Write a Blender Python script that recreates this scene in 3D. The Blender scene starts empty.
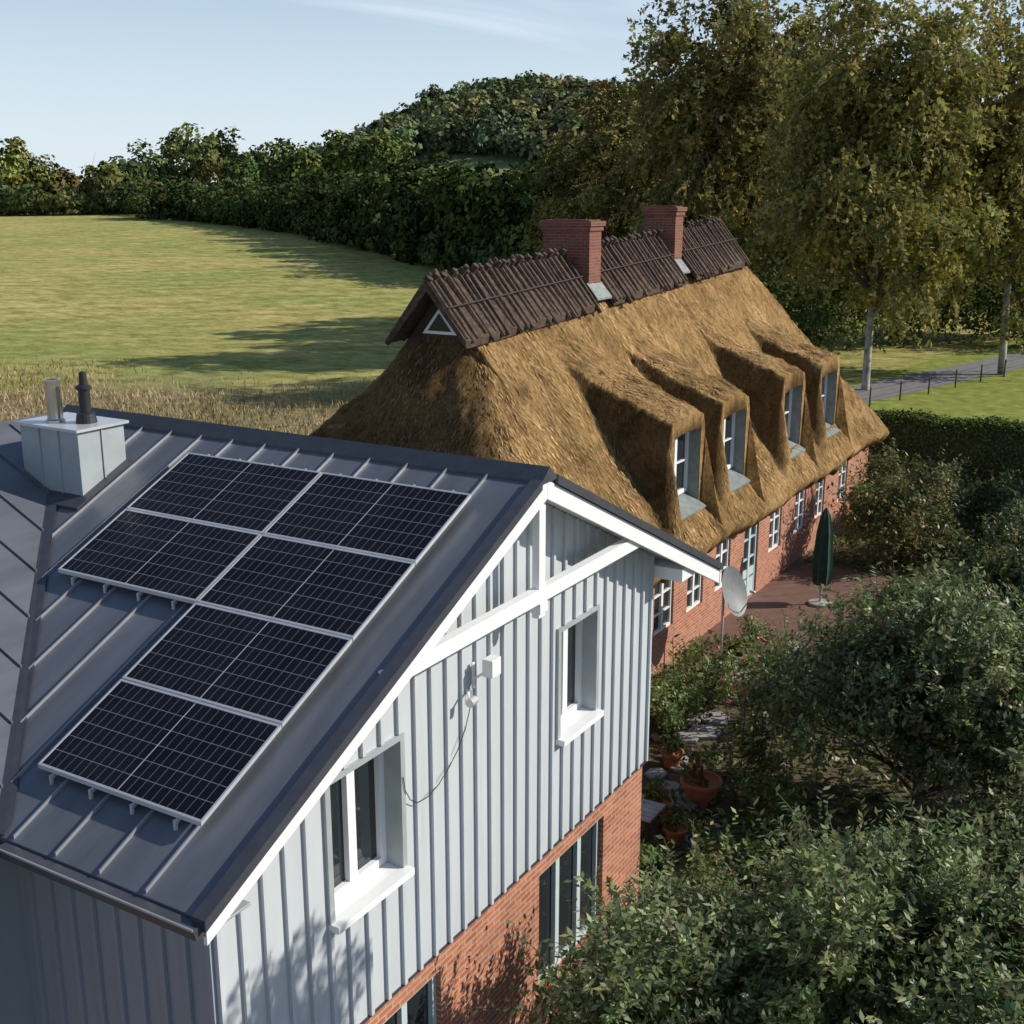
import bpy, math, random
import numpy as np
from mathutils import Vector
rng=np.random.default_rng(7); random.seed(7)
sc=bpy.context.scene
def XY(a,b): return (.515*a-.857*b, .857*a+.515*b)
def AB(X,Y): return (.515*X+.857*Y, -.857*X+.515*Y)
def sstep(x,e0,e1):
    t=np.clip((x-e0)/(e1-e0),0,1); return t*t*(3-2*t)
def terrain(a,b):
    a=np.asarray(a,float); b=np.asarray(b,float)
    X,Y=XY(a,b)
    h=5.6*np.clip((Y-88)/240,0,1.6)*sstep(Y,80,140)
    S=1/(1+np.exp(-(X+44)/11))
    h=h+36*np.exp(-((Y-540)/150)**2)*S+10*np.exp(-((Y-540)/150)**2)*(1/(1+np.exp(-(X+105)/15)))*(1-S)
    h=h*sstep(Y,75,110)
    return h
# ---------------- materials ----------------
def newmat(name):
    m=bpy.data.materials.new(name); m.use_nodes=True
    nt=m.node_tree; p=nt.nodes['Principled BSDF']; return m,nt,p
def ramp(nt,stops):
    r=nt.nodes.new('ShaderNodeValToRGB'); e=r.color_ramp.elements
    e[0].position=stops[0][0]; e[0].color=(*stops[0][1],1)
    e[1].position=stops[-1][0]; e[1].color=(*stops[-1][1],1)
    for s in stops[1:-1]:
        q=e.new(s[0]); q.color=(*s[1],1)
    return r
def noise(nt,scale,detail=4,vec=None,rough=.6):
    n=nt.nodes.new('ShaderNodeTexNoise'); n.inputs['Scale'].default_value=scale
    n.inputs['Detail'].default_value=detail; n.inputs['Roughness'].default_value=rough
    if vec is not None: nt.links.new(vec,n.inputs['Vector'])
    return n
def math_(nt,op,a,b=None,c=None):
    m=nt.nodes.new('ShaderNodeMath'); m.operation=op
    for i,q in enumerate((a,b,c)):
        if q is None: continue
        if isinstance(q,(int,float)): m.inputs[i].default_value=q
        else: nt.links.new(q,m.inputs[i])
    return m.outputs[0]
def pos(nt,scale=(1,1,1)):
    g=nt.nodes.new('ShaderNodeNewGeometry'); m=nt.nodes.new('ShaderNodeMapping')
    m.inputs['Scale'].default_value=scale
    nt.links.new(g.outputs['Position'],m.inputs['Vector']); return m.outputs['Vector']
def simple(name,col,rough=.6,metal=0,var=.15,nscale=6,bump=0,bscale=40,spec=.5,stretch=(1,1,1)):
    m,nt,p=newmat(name)
    v=pos(nt,stretch)
    n=noise(nt,nscale,5,v)
    c0=tuple(max(0,c*(1-var)) for c in col); c1=tuple(min(1,c*(1+var)) for c in col)
    r=ramp(nt,[(.3,c0),(.7,c1)])
    nt.links.new(n.outputs['Fac'],r.inputs['Fac']); nt.links.new(r.outputs['Color'],p.inputs['Base Color'])
    p.inputs['Roughness'].default_value=rough; p.inputs['Metallic'].default_value=metal
    p.inputs['Specular IOR Level'].default_value=spec
    if bump:
        nb=noise(nt,bscale,4,v); b=nt.nodes.new('ShaderNodeBump'); b.inputs['Strength'].default_value=bump
        b.inputs['Distance'].default_value=.05
        nt.links.new(nb.outputs['Fac'],b.inputs['Height']); nt.links.new(b.outputs['Normal'],p.inputs['Normal'])
    return m
def brickmat(name,c1,c2,mortar):
    m,nt,p=newmat(name)
    g=nt.nodes.new('ShaderNodeNewGeometry'); s=nt.nodes.new('ShaderNodeSeparateXYZ')
    nt.links.new(g.outputs['Position'],s.inputs[0])
    c=nt.nodes.new('ShaderNodeCombineXYZ'); nt.links.new(math_(nt,'ADD',s.outputs[0],s.outputs[1]),c.inputs[0]); nt.links.new(s.outputs[2],c.inputs[1])
    br=nt.nodes.new('ShaderNodeTexBrick'); nt.links.new(c.outputs[0],br.inputs['Vector'])
    br.inputs['Scale'].default_value=1; br.inputs['Brick Width'].default_value=.25; br.inputs['Row Height'].default_value=.077
    br.inputs['Mortar Size'].default_value=.011; br.inputs['Mortar Smooth'].default_value=.1
    br.inputs['Color1'].default_value=(*c1,1); br.inputs['Color2'].default_value=(*c2,1); br.inputs['Mortar'].default_value=(*mortar,1)
    n=noise(nt,2.5,5,pos(nt)); mx=nt.nodes.new('ShaderNodeMixRGB'); mx.blend_type='MULTIPLY'; mx.inputs[0].default_value=.6
    r=ramp(nt,[(.3,(.6,.6,.6)),(.7,(1.15,1.1,1.1))]); nt.links.new(n.outputs['Fac'],r.inputs['Fac'])
    nt.links.new(br.outputs['Color'],mx.inputs[1]); nt.links.new(r.outputs['Color'],mx.inputs[2])
    nt.links.new(mx.outputs[0],p.inputs['Base Color']); p.inputs['Roughness'].default_value=.85
    b=nt.nodes.new('ShaderNodeBump'); b.invert=True; b.inputs['Strength'].default_value=.5; b.inputs['Distance'].default_value=.01
    nt.links.new(br.outputs['Fac'],b.inputs['Height']); nt.links.new(b.outputs['Normal'],p.inputs['Normal'])
    return m
def leafmat(name,trans=.3,spec=.35,rough=.45):
    m,nt,p=newmat(name)
    a=nt.nodes.new('ShaderNodeAttribute'); a.attribute_name='Col'
    nt.links.new(a.outputs['Color'],p.inputs['Base Color']); p.inputs['Roughness'].default_value=rough
    p.inputs['Specular IOR Level'].default_value=spec
    if trans:
        t=nt.nodes.new('ShaderNodeBsdfTranslucent'); hs=nt.nodes.new('ShaderNodeHueSaturation')
        hs.inputs['Value'].default_value=1.4; hs.inputs['Hue'].default_value=.485
        nt.links.new(a.outputs['Color'],hs.inputs['Color']); nt.links.new(hs.outputs['Color'],t.inputs['Color'])
        mx=nt.nodes.new('ShaderNodeMixShader'); mx.inputs[0].default_value=trans
        o=nt.nodes['Material Output']
        nt.links.new(p.outputs[0],mx.inputs[1]); nt.links.new(t.outputs[0],mx.inputs[2]); nt.links.new(mx.outputs[0],o.inputs['Surface'])
    return m
def diffmat(name):
    m=bpy.data.materials.new(name); m.use_nodes=True; nt=m.node_tree; nt.nodes.clear()
    o=nt.nodes.new('ShaderNodeOutputMaterial'); d=nt.nodes.new('ShaderNodeBsdfDiffuse'); a=nt.nodes.new('ShaderNodeAttribute'); a.attribute_name='Col'
    nt.links.new(a.outputs['Color'],d.inputs['Color']); nt.links.new(d.outputs[0],o.inputs['Surface']); return m
M={}
M['leaf']=leafmat('leaf_mat',.28,.28,.42); M['leaf_far']=diffmat('far_leaf_mat'); M['straw']=diffmat('straw_mat'); M['leafb']=leafmat('birch_leaf_mat',.3,.1,.7)
M['bark']=simple('bark_mat',(.09,.07,.05),.9,var=.4,nscale=12,bump=.6)
M['birch']=simple('birch_bark_mat',(.28,.26,.23),.8,var=.75,nscale=2.5,stretch=(1,1,.6))
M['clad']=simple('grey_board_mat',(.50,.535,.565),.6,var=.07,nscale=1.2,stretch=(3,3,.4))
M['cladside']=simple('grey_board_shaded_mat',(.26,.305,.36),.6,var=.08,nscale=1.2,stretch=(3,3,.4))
M['batten']=simple('batten_mat',(.51,.545,.575),.6,var=.06,nscale=2)
M['white']=simple('white_paint_mat',(.80,.81,.82),.45,var=.03,nscale=3)
M['brick']=brickmat('red_brick_mat',(.38,.11,.05),(.54,.19,.085),(.42,.35,.29))
M['brick2']=brickmat('old_brick_mat',(.19,.05,.032),(.27,.08,.045),(.2,.15,.12))
M['metal']=simple('zinc_roof_mat',(.135,.145,.17),.38,metal=.2,var=.2,nscale=1.2,stretch=(.6,3,1))
M['metal2']=simple('zinc_light_mat',(.36,.40,.41),.5,metal=.1,var=.1,nscale=3)
M['seam']=simple('seam_mat',(.32,.33,.35),.4,metal=.3,var=.1)  # lighter than the roof: sun glint put into the seam colour
M['darkm']=simple('dark_trim_mat',(.065,.07,.085),.45,metal=.2,var=.15)
M['alu']=simple('aluminium_mat',(.6,.61,.63),.35,metal=.4,var=.05)
M['steel']=simple('steel_mat',(.55,.53,.5),.25,metal=.9,var=.1)
M['black']=simple('black_pipe_mat',(.02,.02,.022),.5)
M['lead']=simple('lead_mat',(.22,.25,.24),.55,metal=.1,var=.25,nscale=5)
M['heather']=simple('ridge_heather_mat',(.085,.055,.038),.95,var=.7,nscale=9,bump=.8,bscale=30)
M['wood']=simple('dark_wood_mat',(.05,.035,.025),.85,var=.4)
M['terra']=simple('terracotta_mat',(.42,.15,.07),.8,var=.2)
M['blue']=simple('blue_glaze_mat',(.03,.06,.25),.25,var=.2)
M['greenc']=simple('green_canvas_mat',(.012,.045,.03),.8,var=.3)
M['doorblue']=simple('pale_door_mat',(.5,.6,.62),.5,var=.08)
M['dish']=simple('dish_grey_mat',(.19,.195,.20),.55,var=.15)
M['asphalt']=simple('asphalt_mat',(.17,.17,.175),.9,var=.2,nscale=2)
M['stone']=simple('stone_mat',(.32,.31,.29),.85,var=.25,nscale=4)
m,nt,p=newmat('glass_mat'); p.inputs['Base Color'].default_value=(.02,.026,.03,1); p.inputs['Roughness'].default_value=.04; M['glass']=m
M['patio']=brickmat('patio_mat',(.14,.075,.055),(.19,.10,.075),(.13,.11,.10))
def thatch():
    m,nt,p=newmat('thatch_mat')
    v1=pos(nt,(1,1,1)); n1=noise(nt,.9,9,v1,.75)
    v2=pos(nt,(20,3,3)); n2=noise(nt,2.2,5,v2,.75)
    n3=noise(nt,9,8,v1,.85)
    r1=ramp(nt,[(.34,(.15,.092,.042)),(.5,(.42,.26,.11)),(.66,(.64,.42,.20))])
    nt.links.new(n1.outputs['Fac'],r1.inputs['Fac'])
    r2=ramp(nt,[(.36,(.34,.32,.29)),(.5,(.9,.9,.88)),(.64,(1.35,1.3,1.2))])
    hf=math_(nt,'MULTIPLY',math_(nt,'ADD',n2.outputs['Fac'],n3.outputs['Fac']),.5)
    nt.links.new(hf,r2.inputs['Fac'])
    mx=nt.nodes.new('ShaderNodeMixRGB'); mx.blend_type='MULTIPLY'; mx.inputs[0].default_value=1
    nt.links.new(r1.outputs['Color'],mx.inputs[1]); nt.links.new(r2.outputs['Color'],mx.inputs[2])
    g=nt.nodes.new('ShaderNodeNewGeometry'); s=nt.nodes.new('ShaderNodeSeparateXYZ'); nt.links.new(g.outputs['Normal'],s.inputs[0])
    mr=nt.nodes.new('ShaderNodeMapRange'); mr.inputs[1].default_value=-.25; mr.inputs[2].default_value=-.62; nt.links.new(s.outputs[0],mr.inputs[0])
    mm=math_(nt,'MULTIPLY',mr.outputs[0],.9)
    mx2=nt.nodes.new('ShaderNodeMixRGB'); mx2.blend_type='MULTIPLY'; mx2.inputs[2].default_value=(.38,.36,.34,1)  # hip end darkened in the colour, standing in for its shade
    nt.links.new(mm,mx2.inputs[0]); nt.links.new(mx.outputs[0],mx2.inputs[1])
    n4=noise(nt,1.5,9,v1,.75); r4=ramp(nt,[(.53,(0,0,0)),(.63,(.7,.7,.7))]); nt.links.new(n4.outputs['Fac'],r4.inputs['Fac'])
    mx3=nt.nodes.new('ShaderNodeMixRGB'); mx3.inputs[2].default_value=(.125,.10,.042,1); nt.links.new(r4.outputs[0],mx3.inputs[0]); nt.links.new(mx2.outputs[0],mx3.inputs[1])
    nt.links.new(mx3.outputs[0],p.inputs['Base Color']); p.inputs['Roughness'].default_value=1; p.inputs['Specular IOR Level'].default_value=.1
    b=nt.nodes.new('ShaderNodeBump'); b.inputs['Strength'].default_value=1; b.inputs['Distance'].default_value=.13
    nt.links.new(hf,b.inputs['Height']); nt.links.new(b.outputs['Normal'],p.inputs['Normal'])
    return m
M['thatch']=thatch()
def solar():
    m,nt,p=newmat('solar_cell_mat')
    uv=nt.nodes.new('ShaderNodeUVMap'); s=nt.nodes.new('ShaderNodeSeparateXYZ'); nt.links.new(uv.outputs[0],s.inputs[0])
    def line(sock,n,w):
        f=math_(nt,'FRACT',math_(nt,'MULTIPLY',sock,n)); return math_(nt,'GREATER_THAN',math_(nt,'ABSOLUTE',math_(nt,'SUBTRACT',f,.5)),.5-w)
    l1=line(s.outputs[0],20,.03); l2=line(s.outputs[1],6,.022); l3=line(s.outputs[0],2,.006)
    n=noise(nt,1.5,2,pos(nt)); r=ramp(nt,[(.3,(.006,.007,.012)),(.7,(.012,.013,.02))]); nt.links.new(n.outputs['Fac'],r.inputs['Fac'])
    c1=nt.nodes.new('ShaderNodeMixRGB'); nt.links.new(math_(nt,'MAXIMUM',l1,l2),c1.inputs[0]); nt.links.new(r.outputs[0],c1.inputs[1]); c1.inputs[2].default_value=(.16,.165,.18,1)
    c2=nt.nodes.new('ShaderNodeMixRGB'); nt.links.new(l3,c2.inputs[0]); nt.links.new(c1.outputs[0],c2.inputs[1]); c2.inputs[2].default_value=(.45,.45,.47,1)
    nt.links.new(c2.outputs[0],p.inputs['Base Color']); p.inputs['Roughness'].default_value=.2; p.inputs['Specular IOR Level'].default_value=.12
    return m
M['solar']=solar()
def fieldmat():
    m,nt,p=newmat('field_grass_mat')
    g=nt.nodes.new('ShaderNodeNewGeometry'); P=g.outputs['Position']
    def dot(v):
        s=nt.nodes.new('ShaderNodeVectorMath'); s.operation='DOT_PRODUCT'; nt.links.new(P,s.inputs[0]); s.inputs[1].default_value=v; return s.outputs['Value']
    dy=dot((.857,.515,0)); row=dot((.64,.77,0))
    rot=nt.nodes.new('ShaderNodeMapping'); rot.inputs['Rotation'].default_value=(0,0,math.radians(-40)); rot.inputs['Scale'].default_value=(1,.45,1)
    nt.links.new(P,rot.inputs['Vector'])
    n1=noise(nt,.8,8,rot.outputs[0],.78); n2=noise(nt,.045,6,P,.65); n3=noise(nt,.8,10,P,.88); n5=noise(nt,.13,4,P,.6)
    ph=math_(nt,'MULTIPLY_ADD',n5.outputs['Fac'],16.0,math_(nt,'MULTIPLY',row,1.3))
    sn=math_(nt,'MULTIPLY',math_(nt,'SINE',ph),.02)
    h0=math_(nt,'MULTIPLY',math_(nt,'ADD',n1.outputs['Fac'],n3.outputs['Fac']),.5)
    h=math_(nt,'ADD',h0,sn)
    r=ramp(nt,[(.38,(.15,.15,.045)),(.5,(.37,.345,.12)),(.61,(.58,.52,.25))]); nt.links.new(h,r.inputs['Fac'])
    r2=ramp(nt,[(.38,(.76,.88,.72)),(.62,(1.12,1.03,1))]); nt.links.new(n2.outputs['Fac'],r2.inputs['Fac'])
    mx=nt.nodes.new('ShaderNodeMixRGB'); mx.blend_type='MULTIPLY'; mx.inputs[0].default_value=1; nt.links.new(r.outputs[0],mx.inputs[1]); nt.links.new(r2.outputs[0],mx.inputs[2])
    wob=math_(nt,'MULTIPLY_ADD',n2.outputs['Fac'],30,dy)
    mr=nt.nodes.new('ShaderNodeMapRange'); mr.inputs[1].default_value=78; mr.inputs[2].default_value=86; mr.inputs[3].default_value=1; mr.inputs[4].default_value=0
    nt.links.new(wob,mr.inputs[0])
    rb=ramp(nt,[(.35,(.13,.12,.055)),(.65,(.42,.33,.19))]); nt.links.new(n3.outputs['Fac'],rb.inputs['Fac'])
    mx2=nt.nodes.new('ShaderNodeMixRGB'); nt.links.new(mr.outputs[0],mx2.inputs[0]); nt.links.new(mx.outputs[0],mx2.inputs[1]); nt.links.new(rb.outputs[0],mx2.inputs[2])
    mr3=nt.nodes.new('ShaderNodeMapRange'); mr3.inputs[1].default_value=330; mr3.inputs[2].default_value=360; nt.links.new(dy,mr3.inputs[0])
    mx3=nt.nodes.new('ShaderNodeMixRGB'); mx3.inputs[2].default_value=(.20,.24,.10,1); nt.links.new(mr3.outputs[0],mx3.inputs[0]); nt.links.new(mx2.outputs[0],mx3.inputs[1])
    nt.links.new(mx3.outputs[0],p.inputs['Base Color']); p.inputs['Roughness'].default_value=1; p.inputs['Specular IOR Level'].default_value=.05
    b=nt.nodes.new('ShaderNodeBump'); b.inputs['Strength'].default_value=.7; b.inputs['Distance'].default_value=.35
    nt.links.new(h,b.inputs['Height']); nt.links.new(b.outputs['Normal'],p.inputs['Normal'])
    return m
M['field']=fieldmat()
M['lawn']=simple('lawn_mat',(.22,.25,.055),1,var=.35,nscale=1.2,bump=.5,bscale=12,spec=.1)
M['soil']=simple('garden_soil_mat',(.11,.09,.055),1,var=.5,nscale=1.5,bump=.8,bscale=9,spec=.1)
# ---------------- mesh helpers ----------------
class MB:
    def __init__(s): s.v=[];s.f=[];s.m=[];s.mats=[]
    def mi(s,k):
        if k not in s.mats: s.mats.append(k)
        return s.mats.index(k)
    def add(s,vs,fs,k):
        o=len(s.v); i=s.mi(k)
        s.v+= [tuple(map(float,q)) for q in vs]
        for f in fs: s.f.append([o+j for j in f]); s.m.append(i)
    def box(s,a0,a1,b0,b1,z0,z1,k):
        s.add([(a0,b0,z0),(a1,b0,z0),(a1,b1,z0),(a0,b1,z0),(a0,b0,z1),(a1,b0,z1),(a1,b1,z1),(a0,b1,z1)],
              [(0,3,2,1),(4,5,6,7),(0,1,5,4),(1,2,6,5),(2,3,7,6),(3,0,4,7)],k)
    def prism(s,pts,vec,k):
        n=len(pts); vec=Vector(vec)
        vs=[Vector(q) for q in pts]+[Vector(q)+vec for q in pts]
        fs=[list(range(n)),list(range(2*n-1,n-1,-1))]+[(i,i+n,(i+1)%n+n,(i+1)%n) for i in range(n)]
        s.add(vs,fs,k)
    def tube(s,p0,p1,r0,r1,k,n=8,cap=True):
        p0=Vector(p0);p1=Vector(p1);d=(p1-p0).normalized()
        u=d.cross(Vector((0,0,1)) if abs(d.z)<.9 else Vector((1,0,0))).normalized(); w=d.cross(u)
        vs=[]
        for p,r in((p0,r0),(p1,r1)):
            for i in range(n):
                t=2*math.pi*i/n; vs.append(p+u*(r*math.cos(t))+w*(r*math.sin(t)))
        fs=[(i,(i+1)%n,(i+1)%n+n,i+n) for i in range(n)]
        if cap: fs+= [list(range(n-1,-1,-1)),list(range(n,2*n))]
        s.add(vs,fs,k)
    def lathe(s,c,prof,k,n=20):
        c=Vector(c);vs=[]
        for r,z in prof:
            for i in range(n):
                t=2*math.pi*i/n; vs.append(c+Vector((r*math.cos(t),r*math.sin(t),z)))
        fs=[(j*n+i,j*n+(i+1)%n,(j+1)*n+(i+1)%n,(j+1)*n+i) for j in range(len(prof)-1) for i in range(n)]
        s.add(vs,fs,k)
    def obj(s,name,parent=None,smooth=False,bevel=0):
        me=bpy.data.meshes.new(name); me.from_pydata(s.v,[],s.f)
        for k in s.mats: me.materials.append(M[k])
        me.polygons.foreach_set('material_index',s.m)
        if smooth: me.polygons.foreach_set('use_smooth',[True]*len(me.polygons))
        me.update(); o=bpy.data.objects.new(name,me); sc.collection.objects.link(o)
        if parent: o.parent=parent
        if bevel:
            bv=o.modifiers.new('b','BEVEL'); bv.width=bevel; bv.segments=2; bv.limit_method='ANGLE'
        return o
def empty(name):
    o=bpy.data.objects.new(name,None); sc.collection.objects.link(o); return o
def quadmesh(name,V,F,mi,mats,col,smooth=False,parent=None):
    me=bpy.data.meshes.new(name); nv=len(V); nf=len(F)
    me.vertices.add(nv); me.vertices.foreach_set('co',np.ascontiguousarray(V,dtype=np.float32).ravel())
    me.loops.add(nf*4); me.loops.foreach_set('vertex_index',np.ascontiguousarray(F,dtype=np.int32).ravel())
    me.polygons.add(nf); me.polygons.foreach_set('loop_start',np.arange(0,nf*4,4,dtype=np.int32))
    me.polygons.foreach_set('loop_total',np.full(nf,4,dtype=np.int32))
    me.polygons.foreach_set('material_index',np.asarray(mi,dtype=np.int32))
    if smooth: me.polygons.foreach_set('use_smooth',np.ones(nf,dtype=bool))
    for k in mats: me.materials.append(M[k])
    me.update(calc_edges=True)
    if col is not None:
        at=me.color_attributes.new('Col','FLOAT_COLOR','POINT')
        c=np.ones((nv,4),dtype=np.float32); c[:,:3]=col; at.data.foreach_set('color',c.ravel())
    o=bpy.data.objects.new(name,me); sc.collection.objects.link(o)
    if parent: o.parent=parent
    return o
def unit(v): return v/np.maximum(np.linalg.norm(v,axis=1,keepdims=True),1e-6)
def gv(n,s,lo=.55,hi=1.6): return np.clip(1+s*rng.normal(size=(n,1)),lo,hi)
class Foliage:
    def __init__(s): s.V=[];s.F=[];s.mi=[];s.C=[];s.n=0
    def quads(s,c,t,w,L,W,col,mi=0):
        n=len(c); L=np.asarray(L).reshape(-1,1)*np.ones((n,1)); W=np.asarray(W).reshape(-1,1)*np.ones((n,1))
        V=np.stack([c-t*L/2,c+w*W/2-t*L*.05,c+t*L/2,c-w*W/2-t*L*.05],1).reshape(-1,3)
        F=np.arange(n*4).reshape(-1,4)+s.n
        s.V.append(V);s.F.append(F);s.mi.append(np.full(n,mi));s.C.append(np.repeat(col,4,0));s.n+=n*4
    def leaves(s,c,out,size,asp,bias,col,droop=0):
        n=len(c); nr=unit(out*bias+rng.normal(size=(n,3))*.6+np.array([0,0,.25]))
        r=rng.normal(size=(n,3)); r[:,2]-=droop; t=unit(r-nr*np.sum(r*nr,1,keepdims=True)); w=np.cross(nr,t)
        L=size*rng.uniform(.6,1.3,n); s.quads(c,t,w,L,L*asp,col)
    def tube(s,pts,rads,n=6,col=(.5,.5,.5),mi=1):
        pts=np.array(pts,float);V=[]
        for i,p in enumerate(pts):
            d=pts[min(i+1,len(pts)-1)]-pts[max(i-1,0)]; d=d/(np.linalg.norm(d)+1e-9)
            u=np.cross(d,[0,0,1] if abs(d[2])<.9 else [1,0,0]); u/=np.linalg.norm(u); w=np.cross(d,u)
            for k in range(n):
                t=2*math.pi*k/n; V.append(p+rads[i]*(u*math.cos(t)+w*math.sin(t)))
        F=[(i*n+k,i*n+(k+1)%n,(i+1)*n+(k+1)%n,(i+1)*n+k) for i in range(len(pts)-1) for k in range(n)]
        s.V.append(np.array(V));s.F.append(np.array(F)+s.n);s.mi.append(np.full(len(F),mi));s.C.append(np.tile(col,(len(V),1)));s.n+=len(V)
    def crown(s,c,rad,ncl,cr,nl,size,col,asp=.55,bias=.8,inner=.35,droop=0,zsq=.8,cvar=.25,lvar=.25,alt=None,altp=0,rv=.10):
        c=np.array(c,float);rad=np.array(rad,float)
        d=unit(rng.normal(size=(ncl,3))); r=inner+(1-inner)*rng.random((ncl,1))**.6
        cc=c+d*r*rad*(1-.12*rng.random((ncl,1)))
        k=rng.integers(0,ncl,nl); ld=unit(rng.normal(size=(nl,3))+np.array([0,0,.3]))
        crr=cr*rng.uniform(.6,1.3,ncl)
        off=ld*(crr[k]*(.35+.65*rng.random(nl)**.5))[:,None]; off[:,2]*=zsq
        if droop: off[:,2]-=droop*cr*rng.random(nl)**1.5
        p=cc[k]+off
        cb=np.array(col)*gv(ncl,cvar)*np.concatenate([gv(ncl,rv,.8,1.3),np.ones((ncl,1)),gv(ncl,.1,.7,1.3)],1)
        C=cb[k]*gv(nl,lvar)
        if alt is not None:
            q=rng.random(nl)<altp; C[q]=np.array(alt)*gv(int(q.sum()),.2)
        s.leaves(p,unit(p-c+ld*cr*.6),size,asp,bias,C,droop)
        return cc
    def shoots(s,starts,dirs,length,per,size,col,asp=.45,cvar=.2,lvar=.22,alt=None,altp=0,sag=0,twig=0,lift=.4):
        n=len(starts); L=length*rng.uniform(.5,1.3,(n,1)); dirs=unit(dirs)
        q=np.tile(np.linspace(.1,1,per),n)[:,None]; k=np.repeat(np.arange(n),per)
        ax=dirs[k]; p=starts[k]+ax*L[k]*q; p[:,2]-=(sag*L[k]*q**2)[:,0]
        rad=rng.normal(size=(n*per,3)); rad=unit(rad-ax*np.sum(rad*ax,1,keepdims=True))
        t=unit(ax*.55+rad+np.array([0,0,-.1])); N=unit(np.cross(t,np.cross(np.array([[0,0,1.]])+ax*.3,t))+rng.normal(size=(n*per,3))*lift)
        w=unit(np.cross(N,t)); ln=size*rng.uniform(.65,1.25,(n*per,1)); p=p+t*ln*.5
        cb=np.array(col)*gv(n,cvar)*np.concatenate([gv(n,.12,.7,1.4),np.ones((n,1)),gv(n,.1,.7,1.3)],1); C=cb[k]*gv(n*per,lvar)
        if alt is not None:
            z=rng.random(n*per)<altp; C[z]=np.array(alt)*gv(int(z.sum()),.2)
        s.quads(p,t,w,ln,ln*asp,C)
        if twig:
            e=starts+dirs*L; e[:,2]-=(sag*L)[:,0]; m=(starts+e)/2; m[:,2]+=(sag*L*.25)[:,0]
            u=unit(np.cross(dirs,rng.normal(size=(n,3))))*twig
            for A_,B_ in((starts,m),(m,e)):
                V=np.stack([A_-u,A_+u,B_+u*.6,B_-u*.6],1).reshape(-1,3)
                s.V.append(V);s.F.append(np.arange(n*4).reshape(-1,4)+s.n);s.mi.append(np.ones(n,int));s.C.append(np.tile((.1,.08,.05),(n*4,1)));s.n+=n*4
    def make(s,name,bark='bark',parent=None,leaf='leaf'):
        return quadmesh(name,np.concatenate(s.V),np.concatenate(s.F),np.concatenate(s.mi),[leaf,bark,'bark'],np.concatenate(s.C),parent=parent)
def bend(p0,p1,n=5,amp=.15,sag=0):
    p0=np.array(p0,float);p1=np.array(p1,float);L=np.linalg.norm(p1-p0);out=[]
    off=rng.normal(size=3)*amp*L*.3
    for i in range(n+1):
        t=i/n; q=p0+(p1-p0)*t+off*math.sin(math.pi*t)+np.array([0,0,sag*L*math.sin(math.pi*t)]); out.append(q)
    return out
def skeleton(f,a,b,z,h,r0,cc,nlimb,trunk,limbmi=1):
    top=np.array([a+rng.normal()*.03*h,b+rng.normal()*.03*h,z+h*.8])
    tp=bend((a,b,z-.1),top,8,.08); f.tube(tp,[r0*(1-.88*i/8) for i in range(9)],8)
    for q in cc[rng.permutation(len(cc))[:nlimb]]:
        t=np.clip((q[2]-z)/h*.75-.1,trunk,.9); k=t*8; k0=int(k); st=tp[k0]+(tp[min(k0+1,8)]-tp[k0])*(k-k0)
        rr=r0*.4*(1-t*.75); f.tube(bend(st,q,4,.2,.08),[rr,rr*.75,rr*.5,rr*.35,rr*.15],5,mi=limbmi)
def tree(name,a,b,h,rad,trunk,r0,crown,nl,size,col,ncl=40,cr=1.2,bark='bark',nlimb=16,leaf='leaf',**kw):
    z=float(terrain(a,b)); f=Foliage()
    cc=f.crown((a,b,z+crown),rad,ncl,cr,nl,size,col,**kw)
    skeleton(f,a,b,z,h,r0,cc,nlimb,trunk); return f.make(name,bark,leaf=leaf)
def fruit_tree(name,a,b,h,rad,cz,nsh,per,size,col,r0=.12,ncl=70,**kw):
    f=Foliage(); c=np.array([a,b,cz]); rad=np.array(rad)
    d=unit(rng.normal(size=(ncl,3))+np.array([0,0,.25])); cc=c+d*rad*(.35+.6*rng.random((ncl,1)))
    k=rng.integers(0,ncl,nsh); st=cc[k]+rng.normal(size=(nsh,3))*.2
    dr=unit(st-c)*.6+rng.normal(size=(nsh,3))*.45+np.array([0,0,.65])
    f.shoots(st,dr,.6,per,size,col,sag=.15,twig=.006,alt=(.42,.42,.25),altp=.08,cvar=.32,lvar=.32,**kw)
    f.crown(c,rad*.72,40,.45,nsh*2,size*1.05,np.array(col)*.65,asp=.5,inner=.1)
    skeleton(f,a,b,0,h,r0,cc,ncl-10,.12); return f.make(name)
def birch(name,a,b,h,rad,cz,nst,per,size,col,r0=.24,ncl=90):
    z=float(terrain(a,b)); f=Foliage(); c=np.array([a,b,z+cz]); rad=np.array(rad)
    d=unit(rng.normal(size=(ncl,3))); cc=c+d*rad*(.15+.8*rng.random((ncl,1))**.7)
    cc[:,:2]=c[:2]+(cc[:,:2]-c[:2])*np.interp(cc[:,2],[c[2]-rad[2],c[2],c[2]+rad[2]],[1.05,1.0,.8])[:,None]
    k=rng.integers(0,ncl,nst); st=cc[k]+rng.normal(size=(nst,3))*np.array([.7,.7,.6])
    dr=rng.normal(size=(nst,3))*.45+np.array([0,0,-.75])+unit(st-c)*.5
    f.shoots(st,dr,1.45,per,size,col,asp=.65,sag=.12,twig=.012,cvar=.25,lvar=.2,lift=.8,alt=(.36,.29,.07),altp=.07)
    f.crown(c,rad*.9,ncl,1.1,int(nst*per*.45),size*1.15,np.array(col)*.85,inner=.1,droop=.3,asp=.65)
    skeleton(f,a,b,z,h,r0,cc,60,.28,2); return f.make(name,'birch',leaf='leafb')
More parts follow.
